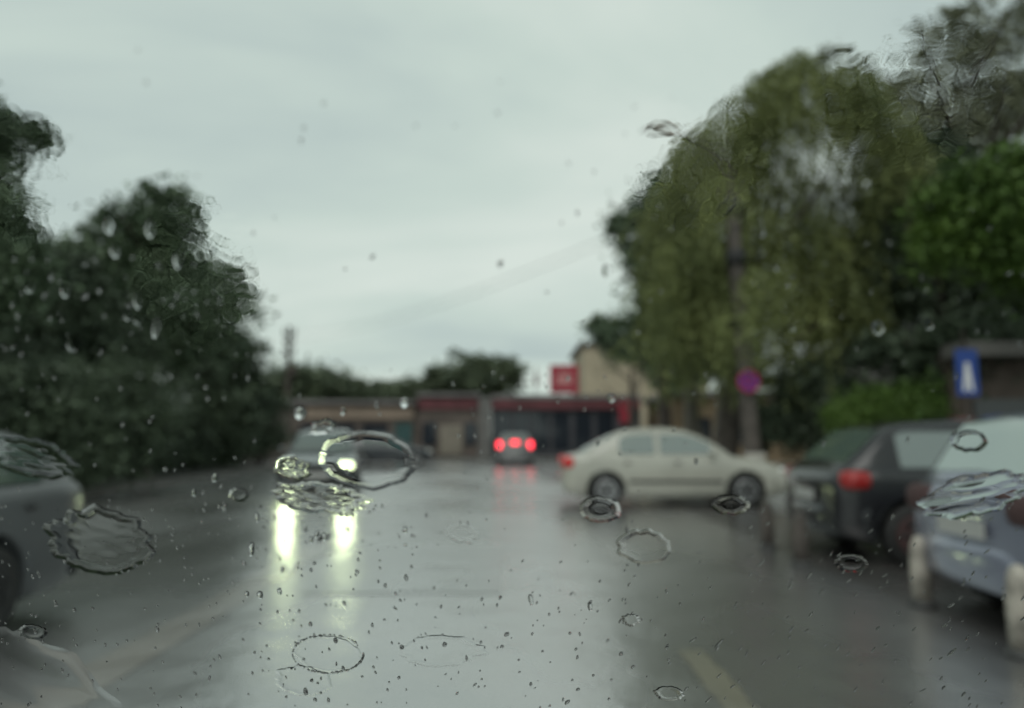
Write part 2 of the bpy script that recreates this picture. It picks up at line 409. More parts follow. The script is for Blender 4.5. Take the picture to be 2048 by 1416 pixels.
# ------------------------------------------------------------------ right side trees
def willow(name, label, base, Y, tops, n_str, seed, r=.28, h=6.0, lean=(0, 0), leafm=None, tufts=False):
    """weeping willow: bundles of hanging strands set out from arching limbs; tops = (px, py, radius px, hang px)"""
    t = empty(name, base); tag(t, label, 'tree')
    trunk('trunk', (0, 0, -.05), h, r, M['bark'], t, lean, 8, 2.6, seed, .35)
    rs = np.random.RandomState(seed); pts = []
    tops = [(*q, 1.0) for q in tops]
    if tufts:      # thin sprays of shoots standing out of the top and the flanks
        lx = [1285, 1300, 1340, 1400, 1450, 1500, 1560, 1620, 1680, 1740, 1800, 1850]; ly = [620, 420, 300, 260, 210, 160, 120, 110, 120, 160, 230, 300]
        for q in range(190):
            xx = rs.uniform(1285, 1850); yy = float(np.interp(xx, lx, ly)) + rs.uniform(-5, 130)
            tops.append((xx, yy, rs.uniform(6, 22), rs.uniform(60, 210), rs.uniform(15.8, 18.5), rs.uniform(.6, 2.2)))
    for (px, py, rp_, hang, Yd, dens) in tops:
        c = at(px, py, Yd); k = Yd / F; rad = rp_ * k; hl = hang * k
        for j in range(int(n_str * dens * (rp_ / 100) ** 1.5)):
            a = rs.uniform(0, 2 * math.pi); rr = rad * math.sqrt(rs.uniform(0, 1))
            x, y = c.x + rr * math.cos(a), c.y + rr * .8 * math.sin(a)
            z = c.z + math.sqrt(max(0, rad * rad - rr * rr)) * .8 * rs.uniform(-.5, 1)
            L = hl * rs.uniform(.35, 1.0); m_ = int(L / .075) + 3
            tt = np.linspace(0, 1, m_)
            sw = rs.normal(size=2) * .22
            out_ = np.array([math.cos(a), math.sin(a)]) * rs.uniform(.1, .5)
            X = x + out_[0] * np.sqrt(tt) + sw[0] * tt ** 2 + rs.normal(size=m_) * .05
            Yy = y + out_[1] * np.sqrt(tt) + sw[1] * tt ** 2 + rs.normal(size=m_) * .05
            Z = z - L * tt + .25 * np.sqrt(tt) * (1 - tt)
            pts.append(np.stack([X, Yy, Z], 1))
    P = np.concatenate(pts) - np.array(base); P = P[P[:, 2] > 1.4]
    leaves('crown', P, .15, leafm or M['leaf_willow'], t, seed, droop=.9, aspect=3.2)
    return t

wb = gp(1440, 17)
willow('willow_tree', 'large weeping willow with yellow-green hanging strands behind the lamp pole', wb, 17,
       [(1400, 420, 66, 400, 16.5), (1480, 370, 84, 430, 17), (1580, 390, 80, 400, 17.5), (1660, 370, 76, 380, 18), (1390, 500, 75, 330, 16), (1560, 480, 120, 330, 17),
        (1700, 450, 90, 330, 18), (1340, 560, 50, 230, 16.5), (1540, 330, 60, 200, 17), (1450, 620, 90, 200, 16.5), (1640, 600, 110, 170, 17.5), (1450, 370, 34, 190, 13.9), (1520, 560, 38, 190, 13.9), (1470, 640, 26, 120, 13.9)],
       145, 31, h=6.4, lean=(.9, .5), tufts=True)
tree('broadleaf_tree', 'dark leafy tree whose branch ends poke out left of the willow', gp(1330, 22), 8, .2,
     [lobe(1275, 470, 22, 40, 55), lobe(1240, 460, 22, 22, 20), lobe(1330, 430, 22, 60, 90), lobe(1290, 530, 22, 34, 26), lobe(1370, 560, 22, 110, 120), lobe(1330, 660, 22, 80, 60)],
     20000, M['leaf_dark'], .2, 33, cr=.38, spread=1.2, limbs=5)
tree('broadleaf_tree', 'small dark tree in front of the cream two-storey building', gp(1265, 38), 6.5, .16,
     [lobe(1250, 668, 38, 70, 24), lobe(1210, 650, 38, 34, 16), lobe(1290, 700, 38, 66, 44), lobe(1350, 740, 38, 60, 50), lobe(1240, 715, 38, 26, 24)],
     12000, M['leaf_dark'], .24, 34, cr=.42)
tree('sparse_tree', 'tall thin-leaved tree whose airy top fills the upper right corner', gp(1960, 21), 12.5, .24,
     [lobe(1870, 130, 21, 70, 90, None, .3), lobe(1985, 110, 21, 90, 110, None, .35), lobe(1930, 260, 21, 120, 90, None, .55), lobe(1760, 190, 21, 70, 60, None, .3), lobe(2060, 220, 21, 90, 110, None, .9), lobe(1840, 330, 21, 90, 70, None, .7), lobe(1680, 150, 21, 50, 50, None, .25),
      lobe(2080, 60, 21, 90, 70, None, .4), lobe(1950, 60, 21, 70, 70, None, .3), lobe(1820, 230, 21, 80, 60, None, .45), lobe(2000, 190, 21, 40, 40, None, 1.5)],
     15000, M['leaf_thin'], .17, 35, cr=.55, per=40, hollow=.1, limbs=12, spread=3.4, th=.97)
tree('broadleaf_tree', 'bright green leafy tree at the right edge above the parked cars', gp(2160, 13), 5.9, .2,
     [lobe(1960, 430, 13, 100, 90), lobe(2050, 370, 13, 90, 70), lobe(1890, 490, 13, 44, 50), lobe(2060, 500, 13, 110, 90)],
     22000, M['leaf_green'], .15, 36, cr=.34)
tree('broadleaf_tree', 'dark dense tree between the willow and the right edge', gp(1900, 17), 8, .26,
     [lobe(1860, 500, 18, 130, 120), lobe(1980, 590, 17, 130, 90), lobe(1760, 560, 18, 110, 90), lobe(1700, 640, 19, 110, 50), lobe(2040, 620, 16, 80, 60), lobe(1830, 400, 19, 90, 70), lobe(1860, 330, 20, 70, 60), lobe(1800, 470, 19, 70, 70), lobe(1960, 700, 15.6, 130, 60), lobe(1800, 720, 16, 90, 40), lobe(1880, 770, 15.6, 60, 50)],
     44000, M['leaf_black'], .19, 37, cr=.42, spread=2.2)
shrub('shrub', 'round green shrub behind the dark parked hatchback', [lobe(1800, 815, 14.5, 90, 50), lobe(1720, 840, 14.5, 60, 42)], 12000, M['leaf_green'], 41, .1, cr=.22)
shrub('shrub', 'dark low shrub between the lamp pole and the dark parked hatchback', [lobe(1620, 800, 17, 80, 90), lobe(1560, 850, 17, 60, 60), lobe(1680, 830, 18, 70, 60)], 16000, M['leaf_black'], 42, .13, cr=.3)
# limewashed street trees in the pavement on the right
def lime_trunk(name, label, px, Y, r, h):
    b = gp(px, Y); t = empty(name, (b[0], b[1], 0)); tag(t, label, 'tree')
    trunk('trunk', (0, 0, 1.3), h, r, M['palebark'], t, (.1, .1), 3, 1.2, int(px), .6)
    MB().lathe([(r * 1.7, -.02), (r * 1.35, .1), (r * 1.22, .6), (r * 1.18, 1.28)], 12).build('limewash', M['lime'], t, True)
    return t
t = lime_trunk('limewashed_tree', 'pale trunk with limewashed foot seen left of the lamp pole', 1385, 24, .26, 3.0)
P = clump_points(np.random.RandomState(3), [(0, 0, 4.2, 1.5, 1.3, 1.1)], 5000, 50, .3); leaves('crown', P, .18, M['leaf_dark'], t, 3)
t = lime_trunk('limewashed_tree', 'thin ochre trunk behind the bonnet of the pale crossing hatchback', 1438, 27, .16, 2.6)
P = clump_points(np.random.RandomState(4), [(0, 0, 4.4, 1.4, 1.3, 1.0)], 4000, 50, .3); leaves('crown', P, .18, M['leaf_dark'], t, 4)

# ------------------------------------------------------------------ lamp pole, wires, signs
pb = gnd(1512, 1000); PY = 15.0; pb = at(1508, 875, PY); pb = Vector((pb.x, pb.y, 0))
ptop = at(1458, 345, PY + .1)
pole = empty('lamp_pole', pb); tag(pole, 'tall concrete lamp pole with an arm lamp, standing in front of the willow', 'lamp pole')
d = ptop - pb
m_ = MB()
for i in range(7):
    a, b = i / 7, (i + 1) / 7
m_.tube([d * t for t in (0, .02, .3, .6, .9, 1)], [.20, .185, .17, .155, .14, .13], 10)
m_.build('shaft', M['concrete'], pole, True)
MB().lathe([(.26, 0), (.235, .05), (.222, .7), (.215, .95)], 14).build('painted_foot', M['lime'], pole, True)
for h_ in (3.6, 4.9, 6.0):
    p = d * (h_ / d.z)
    MB().lathe([(.17, -.16), (.205, -.14), (.21, .14), (.17, .16)], 12, 'z', p).build('cable_clamp', M['black'], pole, True)
arm_end = at(1345, 262, PY - .3) - pb
MB().tube([d * .93, d * 1.0 + Vector((-.1, 0, .25)), d + Vector((-.6, -.05, .62)), arm_end], [.04, .03, .025, .022], 8).build('arm', M['concrete'], pole, True)
hd = MB(); L0 = arm_end; hd.tube([L0 + Vector((.12, 0, -.02)), L0 + Vector((-.05, 0, .03)), L0 + Vector((-.3, 0, .05)), L0 + Vector((-.52, 0, .02))], [.05, .1, .11, .05], 10)
hd.build('lamp_head', M['bollard'], pole, True)
def disc(mb, r, y, c, n=24, th=.004):
    return mb.lathe([(r, y), (r, y + th)], n, 'y', c)
signp = at(1497, 762, PY - .32)
sg = empty('no_parking_sign', signp); tag(sg, 'round blue and red no-parking sign fixed to the lamp pole', 'road sign')
blue = mat('sign_blue', (0.09, 0.035, 0.30), .4); red = mat('sign_red', (0.42, 0.02, 0.09), .4); white = mat('sign_white', (.7, .7, .7), .4)
disc(MB(), .23, 0, (0, 0, 0)).build('back_plate', M['concrete'], sg)
disc(MB(), .225, -.006, (0, 0, 0)).build('disc', blue, sg)
rm = MB(); nn = 28
for k in range(nn):
    for (r_, yy) in ((.225, -.008), (.178, -.008)):
        a = 2 * math.pi * k / nn; rm.v.append((r_ * math.cos(a), yy, r_ * math.sin(a)))
rm.f = [(2 * k, 2 * k + 1, (2 * k + 3) % (2 * nn), (2 * k + 2) % (2 * nn)) for k in range(nn)]
rm.build('red_border', red, sg)
for s_, yy in ((1, -.0095), (-1, -.0110)):
    v = []
    for (a, b) in ((-.18, -.022), (.18, -.022), (.18, .022), (-.18, .022)):
        v.append((a * .707 - s_ * b * .707, yy, s_ * a * .707 + b * .707))
    mesh('red_bar', v, [(0, 1, 2, 3)], red, sg)
MB().box(-.02, .02, .004, .22, -.02, .02).build('bracket', M['concrete'], sg)

# far utility pole and wires
fp = at(572, 875, 50); fp.z = 0
up = empty('utility_pole', fp); tag(up, 'distant dark utility pole with crossarms rising left of the shops', 'utility pole')
hh = at(572, 652, 50).z
MB().tube([(0, 0, 0), (0, 0, hh * .6), (0, 0, hh)], [.22, .18, .11], 8).build('shaft', M['bark'], up, True)
for k, (zz, wd) in enumerate(((.93, .45), (.86, .38), (.78, .42))):
    bx('crossarm', -wd, wd, -.06, .06, hh * zz, hh * zz + .14, M['bark'], up)
    for q in (-1, 1):
        MB().lathe([(.04, 0), (.09, .08), (.05, .16), (.08, .24), (.03, .32)], 8, 'z', (q * wd * .85, 0, hh * zz + .14)).build('insulator', M['bark'], up, True)
MB().lathe([(.05, 0), (.3, .03), (.32, .55), (.28, .75), (.05, .8)], 10, 'z', (.3, 0, hh * .6)).build('transformer', M['bark'], up, True)
wirem = mat('cable', (.10, .105, .105), .5)
for k, (q, zf) in enumerate(((-.3, .955), (.3, .955))):
    a = Vector((pb.x + d.x * .97 + q * .3, pb.y + d.y, d.z * .955 + q * .5)); b = Vector((fp.x + q * .8, fp.y, hh * (.96 if k else .89)))
    pts = []
    for i in range(25):
        t_ = i / 24; p = a.lerp(b, t_); p.z -= 3.2 * 4 * t_ * (1 - t_) * .25; pts.append(p)
    o = MB().tube(pts, .008, 5).build('overhead_wire', wirem); tag(o, ['overhead wire from the lamp pole to the far utility pole, the lower one', 'overhead wire from the lamp pole to the far utility pole, the upper one'][k], 'wire', 'overhead wires')

# blue sign on post at right
bp_ = at(1940, 875, 13.5); bs = empty('blue_sign', (bp_.x, bp_.y, 0)); tag(bs, 'blue road sign with a white figure shape on a grey post at right', 'road sign')
bluem = mat('road_sign_blue', (.02, .06, .27), .35)
MB().tube([(0, 0, 0), (0, 0, 3.2)], .03, 8).build('post', M['concrete'], bs, True)
zc_ = at(1940, 745, 13.5).z
bx('panel', -.2, .2, -.05, -.035, zc_ - .42, zc_ + .42, bluem, bs)
v = [(-.035, -.054, .18), (.035, -.054, .18), (.06, -.054, -.02), (.10, -.054, -.34), (.03, -.054, -.34), (0, -.054, -.1), (-.03, -.054, -.34), (-.10, -.054, -.34), (-.06, -.054, -.02)]
mesh('white_arrow', [(x, y, z + zc_) for x, y, z in v], [tuple(range(9))], white, bs)

# ------------------------------------------------------------------ buildings
WM = {
 'brown': mat('render_brown', (.105, .085, .075), .8, .3, 1.2), 'tan': mat('sign_tan', (.24, .185, .145), .7, .2, 1.5), 'teal': mat('teal_shutter', (.03, .075, .075), .6, .2),
 'beige': mat('door_beige', (.22, .195, .16), .7, .2), 'redf': mat('fascia_red', (.12, .035, .042), .55, .25, 1.2), 'redbright': mat('sign_bright_red', (.32, .03, .05), .5, .12, 2),
 'blueglass': mat('shop_glass', (.022, .027, .036), .06, spec=.8), 'greyp': mat('pale_pier', (.15, .145, .14), .75, .2), 'cream': mat('cream_render', (.40, .34, .25), .8, .12, .6),
 'roof': mat('grey_roof', (.16, .15, .15), .7, .3, 1), 'palewall': mat('pale_wall', (.17, .16, .15), .8, .25, .7), 'window': mat('dark_window', (.03, .035, .04), .1, spec=.8), 'slate': mat('slate', (.075, .075, .085), .7, .2),
 'pink': mat('sign_pale', (.50, .22, .22), .5), 'orange': mat('ochre_wall', (.20, .145, .09), .8, .2)}
def xr(px, Y): return at(px, 875, Y).x
def zz_(py, Y): return at(1024, py, Y).z
BY = 45.0
def shop(name, label, x0p, x1p, topp, wallm, cat='shop'):
    x0, x1, zt = xr(x0p, BY), xr(x1p, BY), zz_(topp, BY)
    t = empty(name, ((x0 + x1) / 2, BY, .12)); tag(t, label, cat, 'single-storey shops across the junction')
    hw = (x1 - x0) / 2 - .01
    bx('wall', -hw, hw, 0, 8, -.15, zt - .12, wallm, t)
    return t, hw, zt - .12, (x0 + x1) / 2
def face(t, cx, name, px0, px1, py0, py1, m, dpt=.06, y0=0.0):
    x0, x1 = xr(px0, BY) - cx, xr(px1, BY) - cx
    return bx(name, x0, x1, y0 - dpt, y0 - .004, zz_(py1, BY) - .12, zz_(py0, BY) - .12, m, t)
t, hw, zt, cx = shop('shop', 'brown shop with a long tan sign board, leftmost of the row', 470, 832, 808, WM['brown'])
face(t, cx, 'sign_board', 612, 826, 812, 838, WM['tan'], .18)
face(t, cx, 'shutter', 790, 824, 846, 905, WM['teal'])
for q in (600, 660, 725): face(t, cx, 'window', q, q + 50, 848, 892, WM['blueglass'])
bx('roof', -hw - .2, hw + .05, -.5, 8.1, zt + .004, zt + .22, WM['roof'], t)
t, hw, zt, cx = shop('shop', 'brownish shop with beige doors, between the tan sign and the pale pier', 834, 958, 803, WM['brown'])
face(t, cx, 'fascia', 836, 956, 796, 818, WM['redf'], .15)
face(t, cx, 'door', 880, 925, 850, 909, WM['beige']); face(t, cx, 'window', 845, 872, 845, 890, WM['blueglass']); face(t, cx, 'window', 930, 952, 845, 890, WM['blueglass'])
bx('roof', -hw, hw, -.4, 8.1, zt + .3, zt + .5, WM['roof'], t); bx('pier', hw + .005, hw + .72, -.5, -.27, -.1, zt + .2, WM['greyp'], t)
t, hw, zt, cx = shop('shop', 'shop with a dark blue glazed front under a long red fascia', 982, 1282, 800, WM['slate'])
face(t, cx, 'fascia', 984, 1280, 795, 818, WM['redf'], .3)
for q in (988, 1026, 1064, 1106, 1150, 1194): face(t, cx, 'window', q, q + 33, 824, 900, WM['blueglass'])
for q in (1022, 1060, 1100, 1144, 1188): face(t, cx, 'mullion', q, q + 3, 820, 906, WM['slate'], .1)
bx('roof', -hw, hw, -.4, 8.1, zt + .05, zt + .3, WM['roof'], t)
# signs
def board(name, label, px0, px1, py0, py1, Y, th=.25, legs=True):
    x0, x1 = xr(px0, Y), xr(px1, Y); z0, z1 = zz_(py1, Y), zz_(py0, Y); t = empty(name, ((x0 + x1) / 2, Y, z0)); tag(t, label, 'sign')
    hw = (x1 - x0) / 2; bx('panel', -hw, hw, 0, th, 0, z1 - z0, WM['redbright'], t); return t, hw, z1 - z0
t, hw, h = board('roof_sign', 'square red sign board standing on the shop roof', 1101, 1158, 730, 786, 47)
bx('pale_patch', -hw * .55, hw * .55, -.03, -.004, h * .3, h * .62, WM['pink'], t); bx('pale_patch', -hw * .4, hw * .4, -.03, -.004, h * .7, h * .78, WM['pink'], t)
for q in (-.6, .6): bx('support', hw * q - .05, hw * q + .05, .05, .2, -.9, 0, WM['slate'], t)
t, hw, h = board('hanging_sign', 'narrow upright bright red sign at the right end of the red fascia', 1240, 1266, 802, 846, 44.5, .15)
fl = empty('flag_pole', (xr(1073, 47), 47, 3.3)); tag(fl, 'thin pole with a small reddish pennant on the shop roof', 'flagpole')
MB().tube([(0, 0, 0), (0, 0, zz_(732, 47) - 3.3)], .04, 6).build('pole', M['bark'], fl); bx('pennant', -.12, .12, -.02, .02, 1.2, 1.9, WM['redf'], fl)

def building(name, label, x0, x1, y0, y1, h, wallm, wins, flat=True, cat='building'):
    cx, cy = (x0 + x1) / 2, (y0 + y1) / 2; t = empty(name, (cx, cy, 0)); tag(t, label, cat)
    bx('wall', x0 - cx, x1 - cx, y0 - cy, y1 - cy, -.1, h, wallm, t)
    bx('roof', x0 - cx - .3, x1 - cx + .3, y0 - cy - .3, y1 - cy + .3, h + .003, h + .3, WM['roof'], t)
    for (side, a, z, ww, wh) in wins:
        if side == 'f':
            f = bx('window', a - cx - ww / 2, a - cx + ww / 2, y0 - cy - .05, y0 - cy - .004, z, z + wh, WM['window'], t)
            bx('sill', a - cx - ww / 2 - .1, a - cx + ww / 2 + .1, y0 - cy - .16, y0 - cy - .004, z - .1, z - .004, WM['greyp'], f)
        else:
            f = bx('window', x0 - cx - .05, x0 - cx - .004, a - cy - ww / 2, a - cy + ww / 2, z, z + wh, WM['window'], t)
            bx('sill', x0 - cx - .16, x0 - cx - .004, a - cy - ww / 2 - .1, a - cy + ww / 2 + .1, z - .1, z - .004, WM['greyp'], f)
    return t
Y = 58
building('apartment_house', 'cream two-storey building rising behind the red sign board', xr(1168, Y), xr(1420, Y), Y, Y + 10, zz_(692, Y), WM['cream'],
         [('f', xr(q, Y), z, 1.3, 1.5) for q in (1345,) for z in (1.2, 4.6)])
building('roadside_house', 'pale grey house half hidden behind the trees on the right', 13.2, 20, 15, 34, 4.6, WM['palewall'],
         [('s', q, 1.3, 1.4, 1.5) for q in (17, 20, 23.5, 27, 31)])
building('roadside_house', 'ochre house wall seen low between the trunks left of the lamp pole', xr(1350, 40), xr(1620, 40), 40, 48, 3.4, WM['orange'],
         [('f', xr(q, 40), 1.0, 1.2, 1.3) for q in (1400, 1470)])
# kiosk at right with grey awning
kY = 14.2; kx0 = xr(1935, kY)
k = empty('kiosk', (kx0 + 1.3, kY, .1)); tag(k, 'small kiosk under a grey awning at the right edge behind the blue sign', 'kiosk')
bx('wall', -1.2, 1.6, .6, 2.4, 0, zz_(700, kY) - .1, mat('kiosk_brown', (.11, .085, .07), .7, .2), k)
bx('awning', -1.35, 1.7, -.15, .62, zz_(712, kY) - .1, zz_(684, kY) - .1, WM['palewall'], k)
bx('window', -.8, .9, .54, .596, .95, 1.9, WM['window'], k); bx('counter', -.9, 1.0, .3, .594, .82, .92, WM['greyp'], k)
rb = empty('litter_bin', (xr(1925, 12.8), 12.8, 0)); tag(rb, 'red litter bin on a post beside the blue sign', 'litter bin')
MB().lathe([(.14, 1.05), (.18, 1.1), (.2, 1.55), (.19, 1.58)], 14).build('bucket', WM['redf'], rb, True); MB().tube([(0, .2, 0), (0, .2, 1.6)], .03, 8).build('post', M['concrete'], rb)

# ------------------------------------------------------------------ cars
def paint(name, c, rough=.28, metal=0.0, coat=.8):
    return mat(name, c, rough, .06, 2.0, metallic=metal, coat=coat)
def pillow(mb, c, r, n=10, m_=6, e=.6):
    """rounded box"""
    v = []; f = []
    sg_ = lambda x, p: math.copysign(abs(x) ** p, x)
    for i in range(m_ + 1):
        a = -math.pi / 2 + math.pi * i / m_
        for j in range(n):
            b = 2 * math.pi * j / n
            v.append((c[0] + r[0] * sg_(math.cos(a), e) * sg_(math.cos(b), e), c[1] + r[1] * sg_(math.cos(a), e) * sg_(math.sin(b), e), c[2] + r[2] * sg_(math.sin(a), e)))
    for i in range(m_):
        for j in range(n):
            q = (j + 1) % n; f.append((i * n + j, i * n + q, (i + 1) * n + q, (i + 1) * n + j))
    return mb.add(v, f)

def car(name, label, pos, heading, body, L=4.0, W=1.68, H=1.44, style='hatch', wheel_r=.30, head='off', tail='off', fov=.78, wb=2.5, glass=None, cat='car', group=None, lamps=True, plate=True, rimm=None, wrap=False):
    """front points to local +Y; pos = middle of the car on the ground; heading = angle of +Y seen from above"""
    t = empty(name, (pos[0], pos[1], 0), heading); tag(t, label, cat, group)
    glass = glass or M['carglass']; hl = L / 2; w2 = W / 2
    sf, sr = fov, fov + wb                       # axle stations from the nose
    belt = .92
    if style == 'hatch':
        wsb, wst, rwt, rwb = 1.02, 1.78, L - .62, L - .10
        top = [(0, .60), (.04, .70), (.25, .76), (.7, .84), (wsb, .90), (wsb + .3, belt), (L - .25, belt + .04), (L - .06, belt + .0), (L, .82)]
    elif style == 'sedan':
        wsb, wst, rwt, rwb = 1.15, 1.9, L - 1.35, L - .72
        top = [(0, .58), (.04, .68), (.3, .74), (.8, .84), (wsb, .90), (wsb + .3, belt), (L - .75, belt + .04), (L - .15, belt + .03), (L, .86)]
    elif style == 'arched':
        wsb, wst, rwt, rwb = .98, 1.62, L - .98, L - .26
        top = [(0, .60), (.04, .70), (.25, .78), (.6, .86), (wsb, .91), (wsb + .3, belt), (L - .35, belt + .04), (L - .08, belt - .02), (L, .80)]
    elif style == 'van':
        wsb, wst, rwt, rwb = .9, 1.6, L - .42, L - .08
        top = [(0, .60), (.04, .70), (.25, .78), (.6, .86), (wsb, .91), (wsb + .3, belt), (L - .2, belt + .03), (L - .05, belt + .0), (L, .84)]
    elif style == 'mini':
        wsb, wst, rwt, rwb = .26, 1.08, L - .45, L - .08
        top = [(0, .60), (.04, .72), (.12, .80), (.2, .88), (wsb, .93), (wsb + .3, belt), (L - .25, belt + .04), (L - .06, belt + .0), (L, .82)]
    else:
        wsb, wst, rwt, rwb = 1.0, 1.75, L - .42, L - .06
        top = [(0, .62), (.04, .74), (.25, .80), (.7, .90), (wsb, .96), (wsb + .3, belt), (L - .25, belt + .04), (L - .04, belt + .02), (L, .86)]
    roof = [(wsb, belt - .02), (wsb + .25 * (wst - wsb), belt + .29 * (H - belt)), (wst - .12, H - .12), (wst + .08, H - .045), ((wst + rwt) / 2, H), (rwt - .1, H - .05), (rwt + .08, H - .12), (rwb, belt + .02)]
    if style == 'arched': roof = [(wsb, belt - .02), (1.2, 1.08), (1.42, 1.22), (1.62, 1.315), (1.85, H - .05), (2.2, H), (2.6, H - .02), (2.9, H - .065), (3.1, 1.30), (3.35, 1.19), (3.6, 1.05), (rwb, belt + .01)]
    rx_, rz_ = zip(*roof); tx_, tz_ = zip(*top)
    def zr(s): return lerp(rx_, rz_, s)
    def plan(s):
        e_ = min(s, L - s); return w2 * (.78 + .22 * min(1, e_ / .42) ** .45) if e_ < .42 else w2
    ss = sorted(set([0, .02, .06, .12, .2, .3, .42, L - .42, L - .3, L - .2, L - .12, L - .06, L - .02, L] + [sf + wheel_r * 1.22 * math.cos(a) for a in np.linspace(0, math.pi, 13)] + [sr + wheel_r * 1.22 * math.cos(a) for a in np.linspace(0, math.pi, 13)] + list(np.linspace(.5, L - .5, 16))))
    ar = wheel_r * 1.2
    V = []; Fc = []; npf = 0
    for s in ss:
        wv = plan(s); zt = lerp(tx_, tz_, s); zb = .19 + .10 * max(0, 1 - min(s, L - s) / .5) ** 2
        za_ = 0
        for c in (sf, sr):
            if abs(s - c) < ar: za_ = max(za_, wheel_r + math.sqrt(ar * ar - (s - c) ** 2))
        zlo = max(zb, za_)
        prof = [(0, max(zb, za_ * .8)), (wv * .55, max(zb, za_ * .8)), (wv * .90, zlo), (wv * .975, max(zb + .05, zlo)), (wv * 1.0, max(.42, zlo + .01)), (wv * 1.0, max(.60, zlo + .02) if zt > .66 else zt - .06), (wv * .985, max(zt - .13, zlo + .03) if zt > .7 else zt - .05), (wv * .955, zt - .045), (wv * .90, zt - .012), (wv * .6, zt + .012), (0, zt + .022)]
        ring = [(y, z) for y, z in prof] + [(-y, z) for y, z in reversed(prof[1:-1])]
        npf = len(ring)
        V += [(y, hl - s, z) for y, z in ring]
    for i in range(len(ss) - 1):
        for k_ in range(npf):
            q = (k_ + 1) % npf; Fc.append((i * npf + k_, (i + 1) * npf + k_, (i + 1) * npf + q, i * npf + q))
    Fc.append(tuple(range(npf))); Fc.append(tuple((len(ss) - 1) * npf + k_ for k_ in reversed(range(npf))))
    # greenhouse joined into the body shell
    wbt, wrf = w2 * .915, w2 * .70
    def ys(z): return wbt - (wbt - wrf) * (z - belt) / (H - belt)
    gs = list(np.linspace(wsb, rwb, 26)); o0 = len(V); ng = 0
    for s in gs:
        z = zr(s); z1 = max(belt - .06, z - .11); pin = min(1, plan(s) / w2)
        prof = [(ys(belt - .06) * pin, belt - .08), (ys(z1) * pin, z1), (ys(max(z - .05, belt - .05)) * .985 * pin, max(z - .05, belt - .055)), (ys(z) * .92 * pin, z - .010), (ys(z) * .5 * pin, z + .006), (0, z + .012)]
        ring = prof + [(-y, zz) for y, zz in reversed(prof[:-1])]
        ng = len(ring); V += [(y, hl - s, zz) for y, zz in ring]
    for i in range(len(gs) - 1):
        for k_ in range(ng - 1): Fc.append((o0 + i * ng + k_, o0 + (i + 1) * ng + k_, o0 + (i + 1) * ng + k_ + 1, o0 + i * ng + k_ + 1))
    bo = mesh('body', V, Fc, body, t, True)
    # glass
    def screen(nm, s0, s1, inset):
        v = []; f = []; ns, nc = 7, 8
        for i in range(ns):
            s = s0 + (s1 - s0) * i / (ns - 1); z = zr(s); pin = min(1, plan(s) / w2)
            for j in range(nc + 1):
                q = -1 + 2 * j / nc; yv = q * ys(z) * inset * pin
                v.append((yv, hl - s + (.006 if s0 < hl else -.006), z + .012 - .022 * abs(q) + .010))
        for i in range(ns - 1):
            for j in range(nc):
                a = i * (nc + 1) + j; f.append((a, a + 1, a + nc + 2, a + nc + 1) if s0 > s1 else (a, a + nc + 1, a + nc + 2, a + 1))
        return mesh(nm, v, f, glass, t, True)
    screen('windscreen', wsb + .05, wst + .0, .86)
    rw = screen('rear_window', rwb - .12 * (rwb - rwt), rwt + .06, .84)
    def sidewin(s0, s1, sgn, cut0=0, cut1=0):
        v = []; f = []; n_ = 9
        for i in range(n_):
            s = s0 + (s1 - s0) * i / (n_ - 1); zt_ = max(belt + .035, min(zr(s) - .085, H - .13))
            for z in (belt + .03, zt_): v.append((sgn * (ys(z) + .005), hl - s, z))
            for z in (belt + .03, zt_): v.append((sgn * (ys(z) - .02), hl - s, z))
        for i in range(n_ - 1):
            a, b = i * 4, i * 4 + 4
            f += [(a, b, b + 1, a + 1), (a + 2, a + 3, b + 3, b + 2), (a + 1, b + 1, b + 3, a + 3), (a, a + 2, b + 2, b)]
        f += [(0, 1, 3, 2), ((n_ - 1) * 4, (n_ - 1) * 4 + 2, (n_ - 1) * 4 + 3, (n_ - 1) * 4 + 1)]
        mesh('side_window', v, f, glass, t)
    mid = (wst + rwt) / 2 + .02
    for sgn in (-1, 1):
        sidewin(wsb + .42, mid - .05, sgn); sidewin(mid + .05, rwt - .02 if style != 'wagon' else rwt - .5, sgn)
        if style == 'wagon': sidewin(rwt - .42, rwt - .02, sgn)
    # wheels
    for s in (sf, sr):
        for sgn in (-1, 1):
            xo = sgn * (w2 - .10); wm = MB(); r = wheel_r
            wm.lathe([(r * .62, -.095), (r * .9, -.10), (r, -.07), (r, .07), (r * .9, .10), (r * .62, .095)], 24, 'x', (0, 0, 0))
            wo = wm.build('wheel', M['rubber'], t, True); wo.location = (xo, hl - s, r)
            rm_ = MB().lathe([(r * .16, .104), (r * .5, .100), (r * .60, .108), (r * .66, .106), (r * .66, .09)] if sgn > 0 else [(r * .66, -.09), (r * .66, -.106), (r * .60, -.108), (r * .5, -.100), (r * .16, -.104)], 20, 'x')
            rm_.build('rim', rimm or M['rim'], wo, True)
            hub = MB().lathe([(.001, .113), (r * .2, .112), (r * .22, .10)] if sgn > 0 else [(r * .22, -.10), (r * .2, -.112), (.001, -.113)], 12, 'x')
            hub.build('hub_cap', M['black'], wo, True)
            for k_ in range(6):
                a = k_ * math.pi / 3
                pillow(MB(), (sgn * .108, r * .42 * math.cos(a), r * .42 * math.sin(a)), (.006, r * .11, r * .11), 8, 4).build('rim_hole', M['black'], wo, True)
    # lamps, bumpers, grille, plates, mirrors, handles
    hm = M['headlamp_on'] if head == 'on' else M['headlamp_off']
    tm = {'off': M['redlamp'], 'lit': M['redlamp_lit'], 'smoked': M['smoked'], 'brake': M['brake']}[tail]
